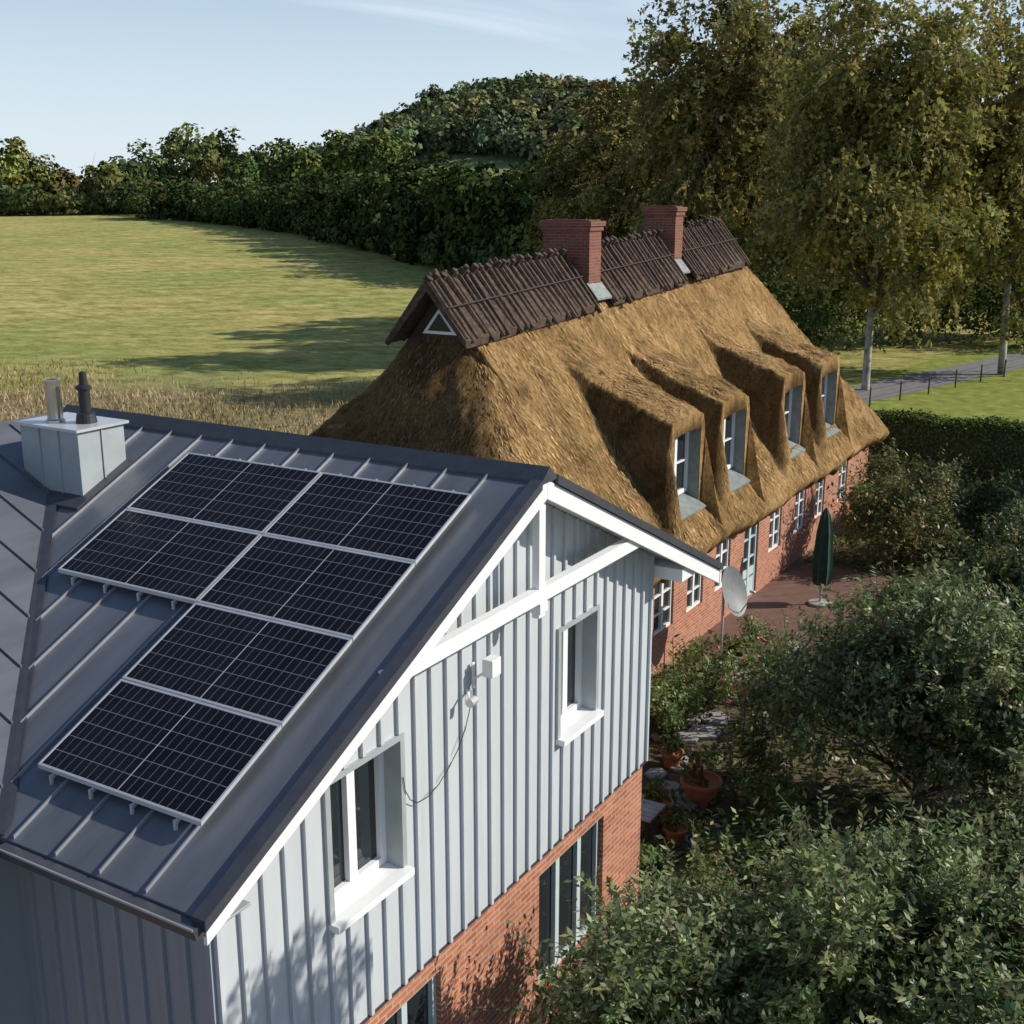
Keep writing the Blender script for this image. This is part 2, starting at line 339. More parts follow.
# ---------------- terrain ----------------
def build_ground():
    rs=np.concatenate([[0.5,6,14,25,38,52],np.geomspace(62,6000,110)]); na=300
    th=np.linspace(0,2*math.pi,na,endpoint=False)
    V=[];
    for r in rs:
        a=r*np.cos(th);b=r*np.sin(th);V.append(np.stack([a,b,terrain(a,b)],1))
    V=np.concatenate(V);F=[]
    i=np.arange(na);j=(i+1)%na
    for k in range(len(rs)-1):
        F.append(np.stack([k*na+i,(k+1)*na+i,(k+1)*na+j,k*na+j],1))
    quadmesh('ground',V,np.concatenate(F),np.zeros(na*(len(rs)-1)),['field'],None,smooth=True)
build_ground()
def sheet(name,pts,z,k):
    mb=MB(); mb.add([(p[0],p[1],z) for p in pts],[list(range(len(pts)))],k); return mb.obj(name)
sheet('garden_ground',[(-6,-30),(47,-30),(47,10.2),(16.4,10.2),(16.4,6.5),(-6,6.5)],.004,'soil')
sheet('lawn',[(47.2,-45),(100,-45),(100,14),(66,20),(47.2,15)],.006,'lawn')
sheet('garden_lawn',[(36,-6),(44.5,-6),(44.8,3.6),(39,4.2),(35.6,1)],.010,'lawn')
mb=MB(); P=[(50,19.9),(65.8,15.6),(81.7,11.3),(110,3.6)]; vs=[]
for a,b in P: vs+= [(a,b,.014),(a+.9,b+3.4,.014)]
mb.add(vs,[(i*2,i*2+2,i*2+3,i*2+1) for i in range(3)],'asphalt'); mb.obj('road')
mb=MB()
for i in range(14):
    a=56+i*3.0; b=19.9-(a-50)*.2717-.9; a2=a+3.0;b2=19.9-(a2-50)*.2717-.9
    mb.tube((a,b,0),(a,b,1.05),.045,.04,'wood',6)
    if i<13:
        for z in(.5,.92): mb.tube((a,b,z),(a2,b2,z),.012,.012,'wood',4)
mb.obj('roadside_fence')
# ---------------- grey timber house ----------------
H1=empty('grey_clad_house')
AE,AR,AX=5.64,10.87,16.1; ZE=5.3; SL=.463; BG=6.1; BW=6.6; BV=8.5; BR=BV+(AR-AE); ZR=ZE+SL*(AR-AE)
def rz(a): return ZE+SL*(a-AE) if a<AR else ZE+SL*(AX-a)
T=(0,0,-.14)
mb=MB()
mb.prism([(AE,BG,ZE),(AR,BG,ZR),(AR,BR,ZR),(AE,BV,ZE)],T,'metal')
mb.prism([(AR,BG,ZR),(AX,BG,ZE),(AX,BR+5.23,ZE),(AR,BR,ZR)],T,'metal')
mb.prism([(-4,BV,ZE),(AE,BV,ZE),(AR,BR,ZR),(-4,BR,ZR)],T,'metal')
mb.prism([(-4,BR,ZR),(AR,BR,ZR),(AX,BR+5.23,ZE),(-4,BR+5.23,ZE)],T,'metal')
mb.obj('roof',H1)
mb=MB()
b=6.75
while b<BR-.2:
    a0,a1=max(AE+.02,AE+(b-BV)+.05),AR-.14; w=.008;h=.032
    mb.prism([(a0,b-w,rz(a0)),(a1,b-w,rz(a1)),(a1,b-w,rz(a1)+h),(a0,b-w,rz(a0)+h)],(0,2*w,0),'seam'); b+=.53
for i in range(16):
    a=AR-.4-i*.56
    bs=max(BV+.02,BV+(a-AE)+.05) if a>AE else BV+.02
    if bs<BR-.2:
        z0=ZE+SL*(bs-BV); z1=ZE+SL*(BR-.1-BV)
        mb.prism([(a-.009,bs,z0),(a-.009,BR-.1,z1),(a-.009,BR-.1,z1+.03),(a-.009,bs,z0+.03)],(.018,0,0),'metal')
mb.obj('standing_seams',H1)
mb=MB()
mb.prism([(AR-.16,BG-.04,rz(AR-.16)+.03),(AR,BG-.04,ZR+.09),(AR+.16,BG-.04,rz(AR+.16)+.03),(AR+.16,BG-.04,rz(AR+.16)+.003),(AR-.16,BG-.04,rz(AR-.16)+.003)],(0,BR-BG,0),'darkm')
for a0,a1 in((AE-.04,AR-.17),(AR+.17,AX+.04)):
    mb.prism([(a0,BG-.05,rz(a0)-.05),(a1,BG-.05,rz(a1)-.05),(a1,BG-.05,rz(a1)+.05),(a0,BG-.05,rz(a0)+.05)],(0,.14,0),'darkm')
mb.prism([(AE,BV-.06,ZE+.012),(AE+.12,BV-.02,ZE+.06),(AR-.2,BR-.3,ZR-.06),(AR-.2,BR-.02,ZR-.06),(AE,BV+.14,ZE+.02)],(0,0,.012),'darkm')
mb.prism([(AE-.12,BG,ZE-.02),(AE,BG,ZE-.02),(AE,BG,ZE-.12),(AE-.09,BG,ZE-.13)],(0,BV-BG-.1,0),'darkm')
mb.box(AE-.13,AE-.115,BG,BV-.1,ZE-.03,ZE-.012,'seam')
mb.prism([(AX,BG,ZE-.02),(AX+.12,BG,ZE-.02),(AX+.09,BG,ZE-.13),(AX,BG,ZE-.12)],(0,10,0),'metal2')
mb.box(-4,AE-.13,BV-.12,BV-.005,ZE-.12,ZE-.02,'darkm')
mb.obj('roof_flashing',H1)
mb=MB()
for a0,a1 in((AE,AR),(AR,AX)):
    mb.prism([(a0,BG-.012,rz(a0)-.06),(a1,BG-.012,rz(a1)-.06),(a1,BG-.012,rz(a1)-.27),(a0,BG-.012,rz(a0)-.22 if a0==AE else rz(a0)-.27)],(0,.04,0),'white')
    mb.prism([(a0,BG+.035,rz(a0)-.145),(a1,BG+.035,rz(a1)-.145),(a1,BG+.035,rz(a1)-.165),(a0,BG+.035,rz(a0)-.165)],(0,BW-BG-.04,0),'white')
mb.prism([(14.8,BW+.02,rz(14.8)-.145),(AX-.01,BW+.02,rz(AX)-.145),(AX-.01,BW+.02,rz(AX)-.165),(14.8,BW+.02,rz(14.8)-.165)],(0,11,0),'white')
mb.box(8.05,13.69,BG+.03,BG+.15,6.28,6.44,'white')
mb.box(AR-.07,AR+.07,BG+.045,BG+.135,6.1,ZR-.3,'white')
mb.box(AR-.085,AR+.085,BG+.02,BG+.16,6.16,6.279,'white')
mb.box(14.8,15.25,BG+.04,BW+.3,ZE+.1,ZE+.28,'white')
mb.box(AE+.01,6.17,BG+.03,9,ZE-.17,ZE-.145,'metal2')
mb.obj('bargeboards',H1,bevel=.006)
WL,WR=6.18,14.77
def ztop(a): return rz(a)-.17
def gable(holes,zlo,zfun,b,mat,mb,amin=WL,amax=WR,extra=()):
    xs=sorted(set([amin,amax]+[h for q in holes for h in q[:2]]+list(extra)))
    for x0,x1 in zip(xs[:-1],xs[1:]):
        hs=sorted([(q[2],q[3]) for q in holes if q[0]<=x0+1e-6 and q[1]>=x1-1e-6])
        z=zlo
        for lo,hi in hs:
            if lo>z: mb.add([(x0,b,z),(x1,b,z),(x1,b,lo),(x0,b,lo)],[(0,1,2,3)],mat)
            z=hi
        mb.add([(x0,b,z),(x1,b,z),(x1,b,zfun(x1)),(x0,b,zfun(x0))],[(0,1,2,3)],mat)
W1=[(7.69,8.77,3.96,5.38),(12.1,13.05,4.05,5.45)]
W0=[(11.7,13.5,.6,2.3),(8.3,9.5,.9,2.3)]
mb=MB()
gable(W1,2.6,ztop,BW,'clad',mb,extra=(AR,))
mb.box(WL,WR,BW-.01,BW+.05,2.56,2.6,'darkm')
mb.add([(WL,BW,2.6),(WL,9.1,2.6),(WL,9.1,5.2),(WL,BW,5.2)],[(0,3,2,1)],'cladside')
mb.add([(WR,BW,2.6),(WR,18,2.6),(WR,18,5.7),(WR,BW,5.7)],[(0,1,2,3)],'clad')
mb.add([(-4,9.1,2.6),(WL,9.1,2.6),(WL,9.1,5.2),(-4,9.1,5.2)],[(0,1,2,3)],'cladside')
for a0,a1,z0,z1 in W1:
    D=.26
    mb.add([(a0,BW,z0),(a0,BW+D,z0),(a0,BW+D,z1),(a0,BW,z1)],[(0,1,2,3)],'metal2')
    mb.add([(a1,BW,z0),(a1,BW+D,z0),(a1,BW+D,z1),(a1,BW,z1)],[(3,2,1,0)],'metal2')
    mb.add([(a0,BW,z1),(a1,BW,z1),(a1,BW+D,z1),(a0,BW+D,z1)],[(0,1,2,3)],'metal2')
    mb.add([(a0,BW,z0),(a1,BW,z0),(a1,BW+D,z0+.02),(a0,BW+D,z0+.02)],[(0,1,2,3)],'white')
mb.obj('clad_walls',H1)
mb=MB()
a=WL+.03
while a<WR:
    segs=[(2.6,ztop(a)-.01)]
    for a0,a1,z0,z1 in W1:
        if a0-.09<a<a1+.09: segs=[(2.6,z0-.06),(z1+.07,ztop(a)-.01)]
    for z0,z1 in segs:
        if z1-z0>.05: mb.box(a-.024,a+.024,BW-.04,BW-.001,z0,z1,'batten')
    a+=.285
b=BW+.03
while b<9.1:
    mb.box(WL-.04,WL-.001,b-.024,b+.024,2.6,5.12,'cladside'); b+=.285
mb.obj('battens',H1)
mb=MB()
gable(W0,0,lambda a:2.56,BW+.03,'brick',mb,WL+.03,WR-.03)
mb.add([(WL+.03,BW+.03,0),(WL+.03,9.1,0),(WL+.03,9.1,2.6),(WL+.03,BW+.03,2.6)],[(0,3,2,1)],'brick')
mb.add([(WR-.03,BW+.03,0),(WR-.03,18,0),(WR-.03,18,2.6),(WR-.03,BW+.03,2.6)],[(0,1,2,3)],'brick')
mb.add([(-4,9.15,0),(WL+.03,9.15,0),(WL+.03,9.15,2.6),(-4,9.15,2.6)],[(0,1,2,3)],'brick')
for a0,a1,z0,z1 in W0:
    D=.15;B0=BW+.03
    for q in(a0,a1): mb.add([(q,B0,z0),(q,B0+D,z0),(q,B0+D,z1),(q,B0,z1)],[(0,1,2,3)],'brick')
    for q in(z0,z1): mb.add([(a0,B0,q),(a1,B0,q),(a1,B0+D,q),(a0,B0+D,q)],[(0,1,2,3)],'brick')
mb.obj('brick_ground_floor',H1)
def window(mb,a0,a1,z0,z1,b,nm=2,bars=0,fr=.06,frame='white'):
    mb.add([(a0,b+.03,z0),(a1,b+.03,z0),(a1,b+.03,z1),(a0,b+.03,z1)],[(0,1,2,3)],'glass')
    mb.box(a0,a0+fr,b-.03,b+.04,z0,z1,frame); mb.box(a1-fr,a1,b-.03,b+.04,z0,z1,frame)
    mb.box(a0+fr,a1-fr,b-.03,b+.04,z0,z0+fr,frame); mb.box(a0+fr,a1-fr,b-.03,b+.04,z1-fr,z1,frame)
    for i in range(1,nm):
        c=a0+(a1-a0)*i/nm; mb.box(c-fr*.7,c+fr*.7,b-.035,b+.038,z0+fr,z1-fr,frame)
    for i in range(1,bars+1):
        c=z0+(z1-z0)*i/(bars+1); mb.box(a0+fr,a1-fr,b-.02,b+.036,c-.018,c+.018,frame)
mb=MB()
for a0,a1,z0,z1 in W1:
    window(mb,a0,a1,z0+.02,z1,BW+.2,2,0,.085)
    mb.box(a0-.07,a1+.07,BW-.13,BW-.003,z0-.07,z0+.005,'white')
    for q in(a0-.075,a1+.002): mb.box(q,q+.07,BW-.04,BW+.003,z0,z1+.06,'metal2')
    mb.box(a0,a1,BW-.04,BW+.003,z1,z1+.06,'metal2')
for a0,a1,z0,z1 in W0:
    window(mb,a0,a1,z0,z1,BW+.13,3 if a1-a0>1.5 else 2,0,.07,'doorblue')
    mb.box(a0-.05,a1+.05,BW-.06,BW+.027,z0-.06,z0,'brick')
mb.obj('windows',H1)
mb=MB()
ca0,ca1,cb0,cb1=9.4,10.1,11.7,12.75; zt=7.86
mb.box(ca0,ca1,cb0,cb1,6.9,zt,'metal2')
for i in range(1,3):
    q=cb0+(cb1-cb0)*i/3; mb.box(ca0-.018,ca0-.001,q-.01,q+.01,7.0,zt,'metal2')
q=(ca0+ca1)/2; mb.box(q-.01,q+.01,cb0-.018,cb0-.001,7.1,zt,'metal2')
mb.box(ca0-.05,ca1+.05,cb0-.05,cb1+.05,zt+.001,zt+.035,'alu')
mb.prism([(ca0-.2,cb0-.12,rz(ca0-.2)+.01),(ca1,cb0-.12,rz(ca1)+.01),(ca1,cb1,rz(ca1)+.01),(ca0-.2,cb1,rz(ca0-.2)+.01)],(0,0,.03),'darkm')
mb.lathe((9.62,12.35,zt+.03),[(.12,0),(.12,.03),(.095,.05),(.095,.5),(.105,.5),(.105,.53),(.08,.53),(.08,.3)],'steel')
mb.lathe((9.78,11.98,zt+.03),[(.13,0),(.11,.12),(.07,.14),(.07,.42),(.095,.42),(.095,.45),(.05,.48),(.045,.62),(.0,.64)],'black')
mb.obj('roof_chimney',H1)
mb=MB()
mb.box(10.08,10.13,BW-.05,BW-.033,5.45,5.75,'white')
mb.tube((10.1,BW-.04,5.55),(10.16,BW-.2,5.68),.015,.015,'white')
mb.box(10.08,10.26,BW-.3,BW-.17,5.62,5.82,'white')
mb.tube((9.98,BW-.04,5.48),(9.85,BW-.16,5.44),.015,.015,'white'); mb.tube((9.9,BW-.19,5.43),(9.78,BW-.2,5.43),.05,.05,'alu',10)
mb.obj('wall_floodlight',H1,bevel=.01)
mb=MB(); pts=[(10.05,5.45),(10.02,5.25),(9.93,5.05),(9.78,4.87),(9.6,4.73),(9.4,4.62),(9.2,4.57),(9.02,4.59),(8.9,4.68),(8.82,4.82),(8.79,4.98)]
for p0,p1 in zip(pts[:-1],pts[1:]): mb.tube((p0[0],BW-.05,p0[1]),(p1[0],BW-.05,p1[1]),.005,.005,'black',5,False)
mb.obj('cable',H1)
def panels():
    me=MB(); frame=MB()
    A=[6.2,7.21,8.22,9.235,10.27]; B=[6.66,8.68,10.78]; off=.12
    z=lambda a:rz(a)+off
    for r in range(4):
        for c in range(2):
            if c==1 and r<2: continue
            a0,a1=A[r]+.008,A[r+1]-.008; b0,b1=B[c]+.008,B[c+1]-.008
            me.add([(a0+.02,b0+.02,z(a0+.02)),(a1-.02,b0+.02,z(a1-.02)),(a1-.02,b1-.02,z(a1-.02)),(a0+.02,b1-.02,z(a0+.02))],[(0,3,2,1)],'solar')
            for (p,q,s_,t_) in((a0,a0+.02,b0,b1),(a1-.02,a1,b0,b1),(a0+.02,a1-.02,b0,b0+.02),(a0+.02,a1-.02,b1-.02,b1)):
                frame.prism([(p,s_,z(p)-.035),(q,s_,z(q)-.035),(q,t_,z(q)-.035),(p,t_,z(p)-.035)],(0,0,.04),'alu')
            frame.prism([(a0+.03,b0+.03,z(a0+.03)-.03),(a1-.03,b0+.03,z(a1-.03)-.03),(a1-.03,b1-.03,z(a1-.03)-.03),(a0+.03,b1-.03,z(a0+.03)-.03)],(0,0,.015),'black')
    par=empty('solar_panel_array')
    o=me.obj('solar_modules',par); ul=o.data.uv_layers.new(name='UVMap')
    for poly in o.data.polygons:
        for li,u in zip(poly.loop_indices,[(0,0),(1,0),(1,1),(0,1)]): ul.data[li].uv=u
    for i in range(8):
        b=B[0]+.28+i*.51
        lo=A[0]-.02 if b<B[1] else A[2]-.02
        hi=A[4]+.07
        frame.prism([(lo,b-.012,rz(lo)+.045),(hi,b-.012,rz(hi)+.045),(hi,b-.012,rz(hi)+.08),(lo,b-.012,rz(lo)+.08)],(0,.024,0),'alu')
        frame.box(lo-.01,lo+.015,b-.014,b+.014,rz(lo),rz(lo)+.09,'alu')
    frame.obj('panel_frames',par)
panels()
# ---------------- thatched house ----------------
H2=empty('thatched_brick_house')
E0,E1,F0,F1=17.6,42.0,9.9,19.9; RB=14.9; ZT=2.7; HG=21.8
def zr(a): return 8.57+(a-21.4)*.052
DORM=[25.45,28.5,33.1,36.55]; DW=.78; DJ=1.04; DF=10.55
def smin(a,b,k):
    h=np.clip(.5+.5*(b-a)/k,0,1); return b*(1-h)+a*h-k*h*(1-h)
def smax(a,b,k): return -smin(-a,-b,k)
def thz(a,b):
    zrr=zr(a); fp=ZT+(b-F0)/(RB-F0)*(zrr-ZT); bp=ZT+(F1-b)/(F1-RB)*(zrr-ZT)
    z=smin(fp,bp,.25)
    hip=ZT+(a-E0)*1.15; z=np.where(a<HG,smin(z,hip,.9*sstep(np.minimum(np.minimum(b-F0,F1-b),a-E0),0,1)+.02),z)
    hip2=ZT+(E1-a)*1.68; z=smin(z,hip2,.6*sstep(np.minimum(b-F0,E1-a),0,1)+.02)
    for ac in DORM:
        x=np.abs(a-ac); zc=5.74+(b-DF)*.38
        drop=np.where(x>.9,4.2*np.maximum(x-.9,0)**1.25,0)+.09*x*x
        d=zc-drop
        zz=smax(z,d,.5)
        fade=sstep(b,F0+.05,DF+.12)
        fade=np.where(x<DJ,(b>=DF-1e-4)*1.0,fade**1.2*(b>F0+.05))*(1-sstep(b,13.6,14.6))
        z=z+(zz-z)*fade
    return z
def vn(A,B,s,sd):
    r=np.random.default_rng(sd).random((500,500)); x=A*s; y=B*s; i=x.astype(int); j=y.astype(int); fx=x-i; fy=y-j
    i%=499;j%=499; fx=fx*fx*(3-2*fx); fy=fy*fy*(3-2*fy)
    return (r[i,j]*(1-fx)+r[i+1,j]*fx)*(1-fy)+(r[i,j+1]*(1-fx)+r[i+1,j+1]*fx)*fy
def relief(A,B): return .18*(vn(A,B,.8,1)-.5)+.12*(vn(A,B,2.3,2)-.5)+.07*(vn(A,B,6,4)-.5)+.045*(vn(A,B,12,3)-.5)
def build_thatch():
    av=np.unique(np.concatenate([np.arange(E0,E1+.001,.06),[E1,HG-.001,HG]]+[[c-DJ-.001,c-DJ+.001,c+DJ-.001,c+DJ+.001,c-DW,c+DW] for c in DORM]).round(4))
    bv=np.unique(np.concatenate([np.arange(F0,F1+.001,.06),[F1,DF-.002,DF]]).round(4))
    A,B=np.meshgrid(av,bv,indexing='ij')
    Z=thz(A,B)+relief(A,B)
    na,nb=A.shape
    V=np.stack([A,B,Z],2).reshape(-1,3); idx=np.arange(na*nb).reshape(na,nb)
    F=np.stack([idx[:-1,:-1],idx[1:,:-1],idx[1:,1:],idx[:-1,1:]],2)
    keep=np.ones(F.shape[:2],bool)
    jf=int(np.searchsorted(bv,DF-1e-5))-1
    am=(av[:-1]+av[1:])/2
    for c in DORM: keep[np.abs(am-c)<DW,jf]=False
    Fl=F[keep]
    bnd=np.concatenate([idx[:,0],idx[-1,1:],idx[-2::-1,-1],idx[0,-2:0:-1]])
    n=len(bnd); o=len(V); P=V[bnd]
    def inset(P,d,dz):
        Q=P.copy(); Q[:,0]=np.clip(Q[:,0],E0+d,E1-d); Q[:,1]=np.clip(Q[:,1],F0+d,F1-d); Q[:,2]+=dz; return Q
    R1=inset(P,.03,-.12); R2=inset(P,.22,-.36); R3=inset(P,.75,-.2)
    V=np.concatenate([V,R1,R2,R3]); i=np.arange(n); j=(i+1)%n
    L=[bnd,o+i,o+n+i,o+2*n+i]; ex=[np.stack([L[k],L[k+1],L[k+1][j],L[k][j]],1) for k in range(3)]
    Fl=np.concatenate([Fl]+ex)
    extraV=[];extraF=[];o=len(V)
    for c in DORM:
        cols=[k for k in range(na) if abs(av[k]-c)<=DW+1e-3]; j1=jf+1
        base=o+len(extraV)
        for q,k in enumerate(cols):
            x=(av[k]-c)/DW; zo=5.32-.08*abs(x)**3; top=V[idx[k,j1]]; zo=min(zo,top[2]-.1)
            extraV+= [tuple(top),(av[k],DF-.01,zo),(av[k],DF+.7,zo)]
        for q in range(len(cols)-1):
            s=base+q*3; extraF+= [(s,s+1,s+4,s+3),(s+1,s+2,s+5,s+4)]
    V=np.concatenate([V,np.array(extraV)]); Fl=np.concatenate([Fl,np.array(extraF)])
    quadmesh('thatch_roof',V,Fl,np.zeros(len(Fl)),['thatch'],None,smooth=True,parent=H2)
build_thatch()
f=Foliage(); n=36000
a=rng.uniform(E0+.1,E1-.1,n); b=F0+.05+rng.random(n)*(RB+1.5-F0); e=.03
k=np.ones(n,bool)
for c in DORM: k&=~((np.abs(a-c)<DJ+.1)&(np.abs(b-DF)<.14))
a,b=a[k],b[k]; z=thz(a,b)+relief(a,b); ga=(thz(a+e,b)-thz(a-e,b))/(2*e); gb=(thz(a,b+e)-thz(a,b-e))/(2*e)
N=unit(np.stack([-ga,-gb,np.ones(len(a))],1)); t=np.stack([-ga,-gb,-(ga**2+gb**2)],1)+rng.normal(size=(len(a),3))*.25; t=unit(t-N*np.sum(t*N,1,keepdims=True))
t=unit(t+N*rng.uniform(0,.08,(len(a),1))); w=unit(np.cross(N,t)); C=np.array((.42,.27,.125))*gv(len(a),.35,.3,1.7)*(.45+1.05*vn(a,b,1.3,21))[:,None]; C*=(1-.62*sstep(-N[:,0],.25,.6))[:,None]  # reed colour dimmed on the hip to match its painted shade
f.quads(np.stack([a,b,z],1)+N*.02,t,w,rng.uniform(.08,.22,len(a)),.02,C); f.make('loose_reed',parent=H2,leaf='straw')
mb=MB()
for c in DORM:
    a0,a1=c-DW+.002,c+DW-.002; b0,b1=DF-.008,DF+.6; z0=3.48; z1=5.3
    mb.box(a1,a1+.06,b0+.02,b1,z0-.3,z1-.06,'lead'); mb.box(a0-.06,a0,b0+.02,b1,z0-.3,z1-.06,'lead')
    mb.prism([(a0,b0-.2,3.38),(a1,b0-.2,3.38),(a1,b1,z0+.32),(a0,b1,z0+.32)],(0,0,.04),'lead')
    window(mb,a0,a1,z0+.24,z1,DF+.32,2,1,.1)
    mb.box(a0,a1,b1-.01,b1+.06,z0+.1,z1,'wood')
mb.obj('dormer_windows',H2)
mb=MB()
mb.add([(HG-.02,RB-1.0,7.35),(HG-.02,RB+1.0,7.35),(HG-.02,RB,8.55)],[(0,2,1)],'wood')
def tri(b,z,h,w,x,k): mb.prism([(x,b-w,z),(x,b+w,z),(x,b,z+h)],(-.03,0,0),k)
tri(RB,7.66,.58,.46,HG-.03,'white'); tri(RB,7.73,.38,.30,HG-.065,'glass')
mb.obj('gable_window',H2)
mb=MB()
for s0,s1,dz in((21.25,27.35,.0),(28.25,33.05,.02),(33.75,38.15,.06)):
    for sg in(-1,1):
        L=1.0
        def pt(a,d,h): return (a,RB+sg*d,zr(a)-1.17*d+h+dz)
        mb.prism([pt(s0,0,.06),pt(s1,0,.06),pt(s1,L,.06),pt(s0,L,.06)],(0,0,.16),'heather')
        a=s0+.08
        while a<s1-.02:
            p0=Vector(pt(a+random.uniform(-.05,.05),-random.uniform(.05,.16),.27)); p1=Vector(pt(a+random.uniform(-.06,.06),L+random.uniform(-.05,.14),.2))
            r=random.uniform(.05,.09); mb.tube(p0,p1,r,r*.8,'heather',6); a+=random.uniform(.18,.3)
    mb.tube((s0,RB-.55,zr(s0)-.27+dz),(s1,RB-.55,zr(s1)-.27+dz),.018,.018,'wood',6)
mb.obj('ridge_capping',H2)
def chim(a0,a1,b0,b1,z0,z1,name):
    mb=MB(); mb.box(a0,a1,b0,b1,z0,z1-.28,'brick2')
    mb.box(a0-.04,a1+.04,b0-.04,b1+.04,z1-.279,z1-.16,'brick2'); mb.box(a0-.08,a1+.08,b0-.08,b1+.08,z1-.159,z1-.04,'brick2')
    mb.box(a0+.02,a1-.02,b0+.02,b1-.02,z1-.039,z1-.01,'brick2'); mb.box(a0+.15,a1-.15,b0+.2,b1-.2,z1-.009,z1,'black')
    mb.prism([(a0-.08,b0-.3,z0+.27),(a1+.08,b0-.3,z0+.27),(a1+.08,b0+.02,z0+.64),(a0-.08,b0+.02,z0+.64)],(0,0,.05),'lead')
    mb.obj(name,H2)
chim(27.5,28.15,14.25,15.6,7.75,10.0,'chimney'); chim(33.2,33.75,14.4,15.4,8.1,10.3,'chimney_small')
WN=[(23.5,24.6,.9,2.25),(25.4,26.4,.9,2.25),(27.2,28.2,.9,2.25),(29.2,30.3,.05,2.25),(31.2,32.2,.9,2.25),(33.4,34.4,.9,2.25),(35.4,36.3,.9,2.25),(37.8,38.8,.9,2.25)]
mb=MB()
gable(WN,0,lambda a:3.0,10.4,'brick',mb,18.4,41.3)
mb.add([(18.4,10.4,0),(18.4,19.4,0),(18.4,19.4,3),(18.4,10.4,3)],[(0,3,2,1)],'brick')
mb.add([(41.3,10.4,0),(41.3,19.4,0),(41.3,19.4,3),(41.3,10.4,3)],[(0,1,2,3)],'brick')
mb.add([(18.4,19.4,0),(41.3,19.4,0),(41.3,19.4,3),(18.4,19.4,3)],[(0,3,2,1)],'brick')
for a0,a1,z0,z1 in WN:
    for q in(a0,a1): mb.add([(q,10.4,z0),(q,10.55,z0),(q,10.55,z1),(q,10.4,z1)],[(0,1,2,3)],'brick')
    for q in(z0,z1): mb.add([(a0,10.4,q),(a1,10.4,q),(a1,10.55,q),(a0,10.55,q)],[(0,1,2,3)],'brick')
mb.obj('brick_walls',H2)
mb=MB()
for i,(a0,a1,z0,z1) in enumerate(WN):
    if i==3: 
        window(mb,a0,a1,z0,z1,10.48,2,3,.09,'doorblue'); mb.box(a0+.09,a1-.09,10.46,10.5,z0+.09,z0+.8,'doorblue')
    else: window(mb,a0,a1,z0,z1,10.48,2,2,.07)
mb.obj('ground_floor_windows',H2)
sheet('patio',[(27.2,7.6),(33.6,7.2),(33.8,10.39),(25.6,10.39)],.012,'patio')
# ---------------- garden objects ----------------
mb=MB(); c=(30.3,8.6)
mb.lathe((c[0],c[1],.0),[(.3,.014),(.3,.08),(.05,.1),(.03,.12),(.03,.6)],'stone')
pr=[(.10,.55),(.21,.62),(.24,1.0),(.22,1.5),(.19,2.0),(.12,2.45),(.04,2.65),(.0,2.7)]
n=24;vs=[]
for r,z in pr:
    for i in range(n):
        t=2*math.pi*i/n; rr=r*(1+.16*math.cos(8*t)); vs.append((c[0]+rr*math.cos(t),c[1]+rr*math.sin(t),z))
mb.add(vs,[(j*n+i,j*n+(i+1)%n,(j+1)*n+(i+1)%n,(j+1)*n+i) for j in range(len(pr)-1) for i in range(n)],'greenc')
mb.tube((c[0],c[1],0),(c[0],c[1],.7),.025,.025,'wood'); mb.obj('folded_parasol')
mb=MB()
cc=Vector((24.8,9.0,1.9)); nd=Vector((-.12,-.93,.33)).normalized(); u=nd.cross(Vector((0,0,1))).normalized(); w=u.cross(nd)
vs=[cc-nd*.14]
for r in [.15,.3,.45,.56]:
    for i in range(28):
        t=2*math.pi*i/28; vs.append(cc+u*(r*.92*math.cos(t))+w*(r*1.05*math.sin(t))+nd*(r*r*.45-.14))
fs=[(0,1+i,1+(i+1)%28) for i in range(28)]+[(1+j*28+i,1+(j+1)*28+i,1+(j+1)*28+(i+1)%28,1+j*28+(i+1)%28) for j in range(3) for i in range(28)]
mb.add(vs,fs,'dish'); mb.tube((24.9,9.3,0),(24.9,9.3,1.9),.035,.035,'alu'); mb.tube((24.9,9.3,1.85),cc-nd*.15,.03,.03,'alu')
mb.tube(cc-w*.5,cc+nd*.5-w*.1,.015,.015,'alu',6); mb.tube(cc+nd*.5-w*.1,cc+nd*.38-w*.06,.04,.03,'alu',8); mb.obj('satellite_dish',smooth=True)
def pot(a,b,r,h,k='terra',plant=None):
    mb=MB(); mb.lathe((a,b,.01),[(0,0),(r*.65,0),(r*.95,h*.85),(r*1.06,h*.86),(r*1.06,h),(r*.92,h),(r*.88,h*.85),(0,h*.84)],k); mb.obj('flower_pot')
    if plant:
        f=Foliage(); f.crown((a,b,h+plant*.6),(plant*.7,plant*.7,plant*.7),12,plant*.35,500,.09,(.13,.19,.05),alt=(.65,.08,.1),altp=.08); f.tube([(a,b,h*.8),(a,b,h+plant*.5)],[.02,.015]); f.make('potted_plant')
pot(18.6,7.2,.36,.42,plant=.55); pot(17.6,7.6,.26,.34,plant=.35); pot(16.8,6.5,.2,.32,'blue',.3); pot(17.0,7.0,.2,.3,plant=.3); pot(19.6,8.2,.22,.3,plant=.3)
mb=MB()
for x in(16.5,17.0):
    for y in(7.3,7.9): mb.box(x-.025,x+.025,y-.025,y+.025,0,.6,'wood')
for i in range(5): mb.box(16.42+i*.135,16.54+i*.135,7.22,7.98,.6,.63,'stone')
mb.obj('garden_table')
mb=MB()
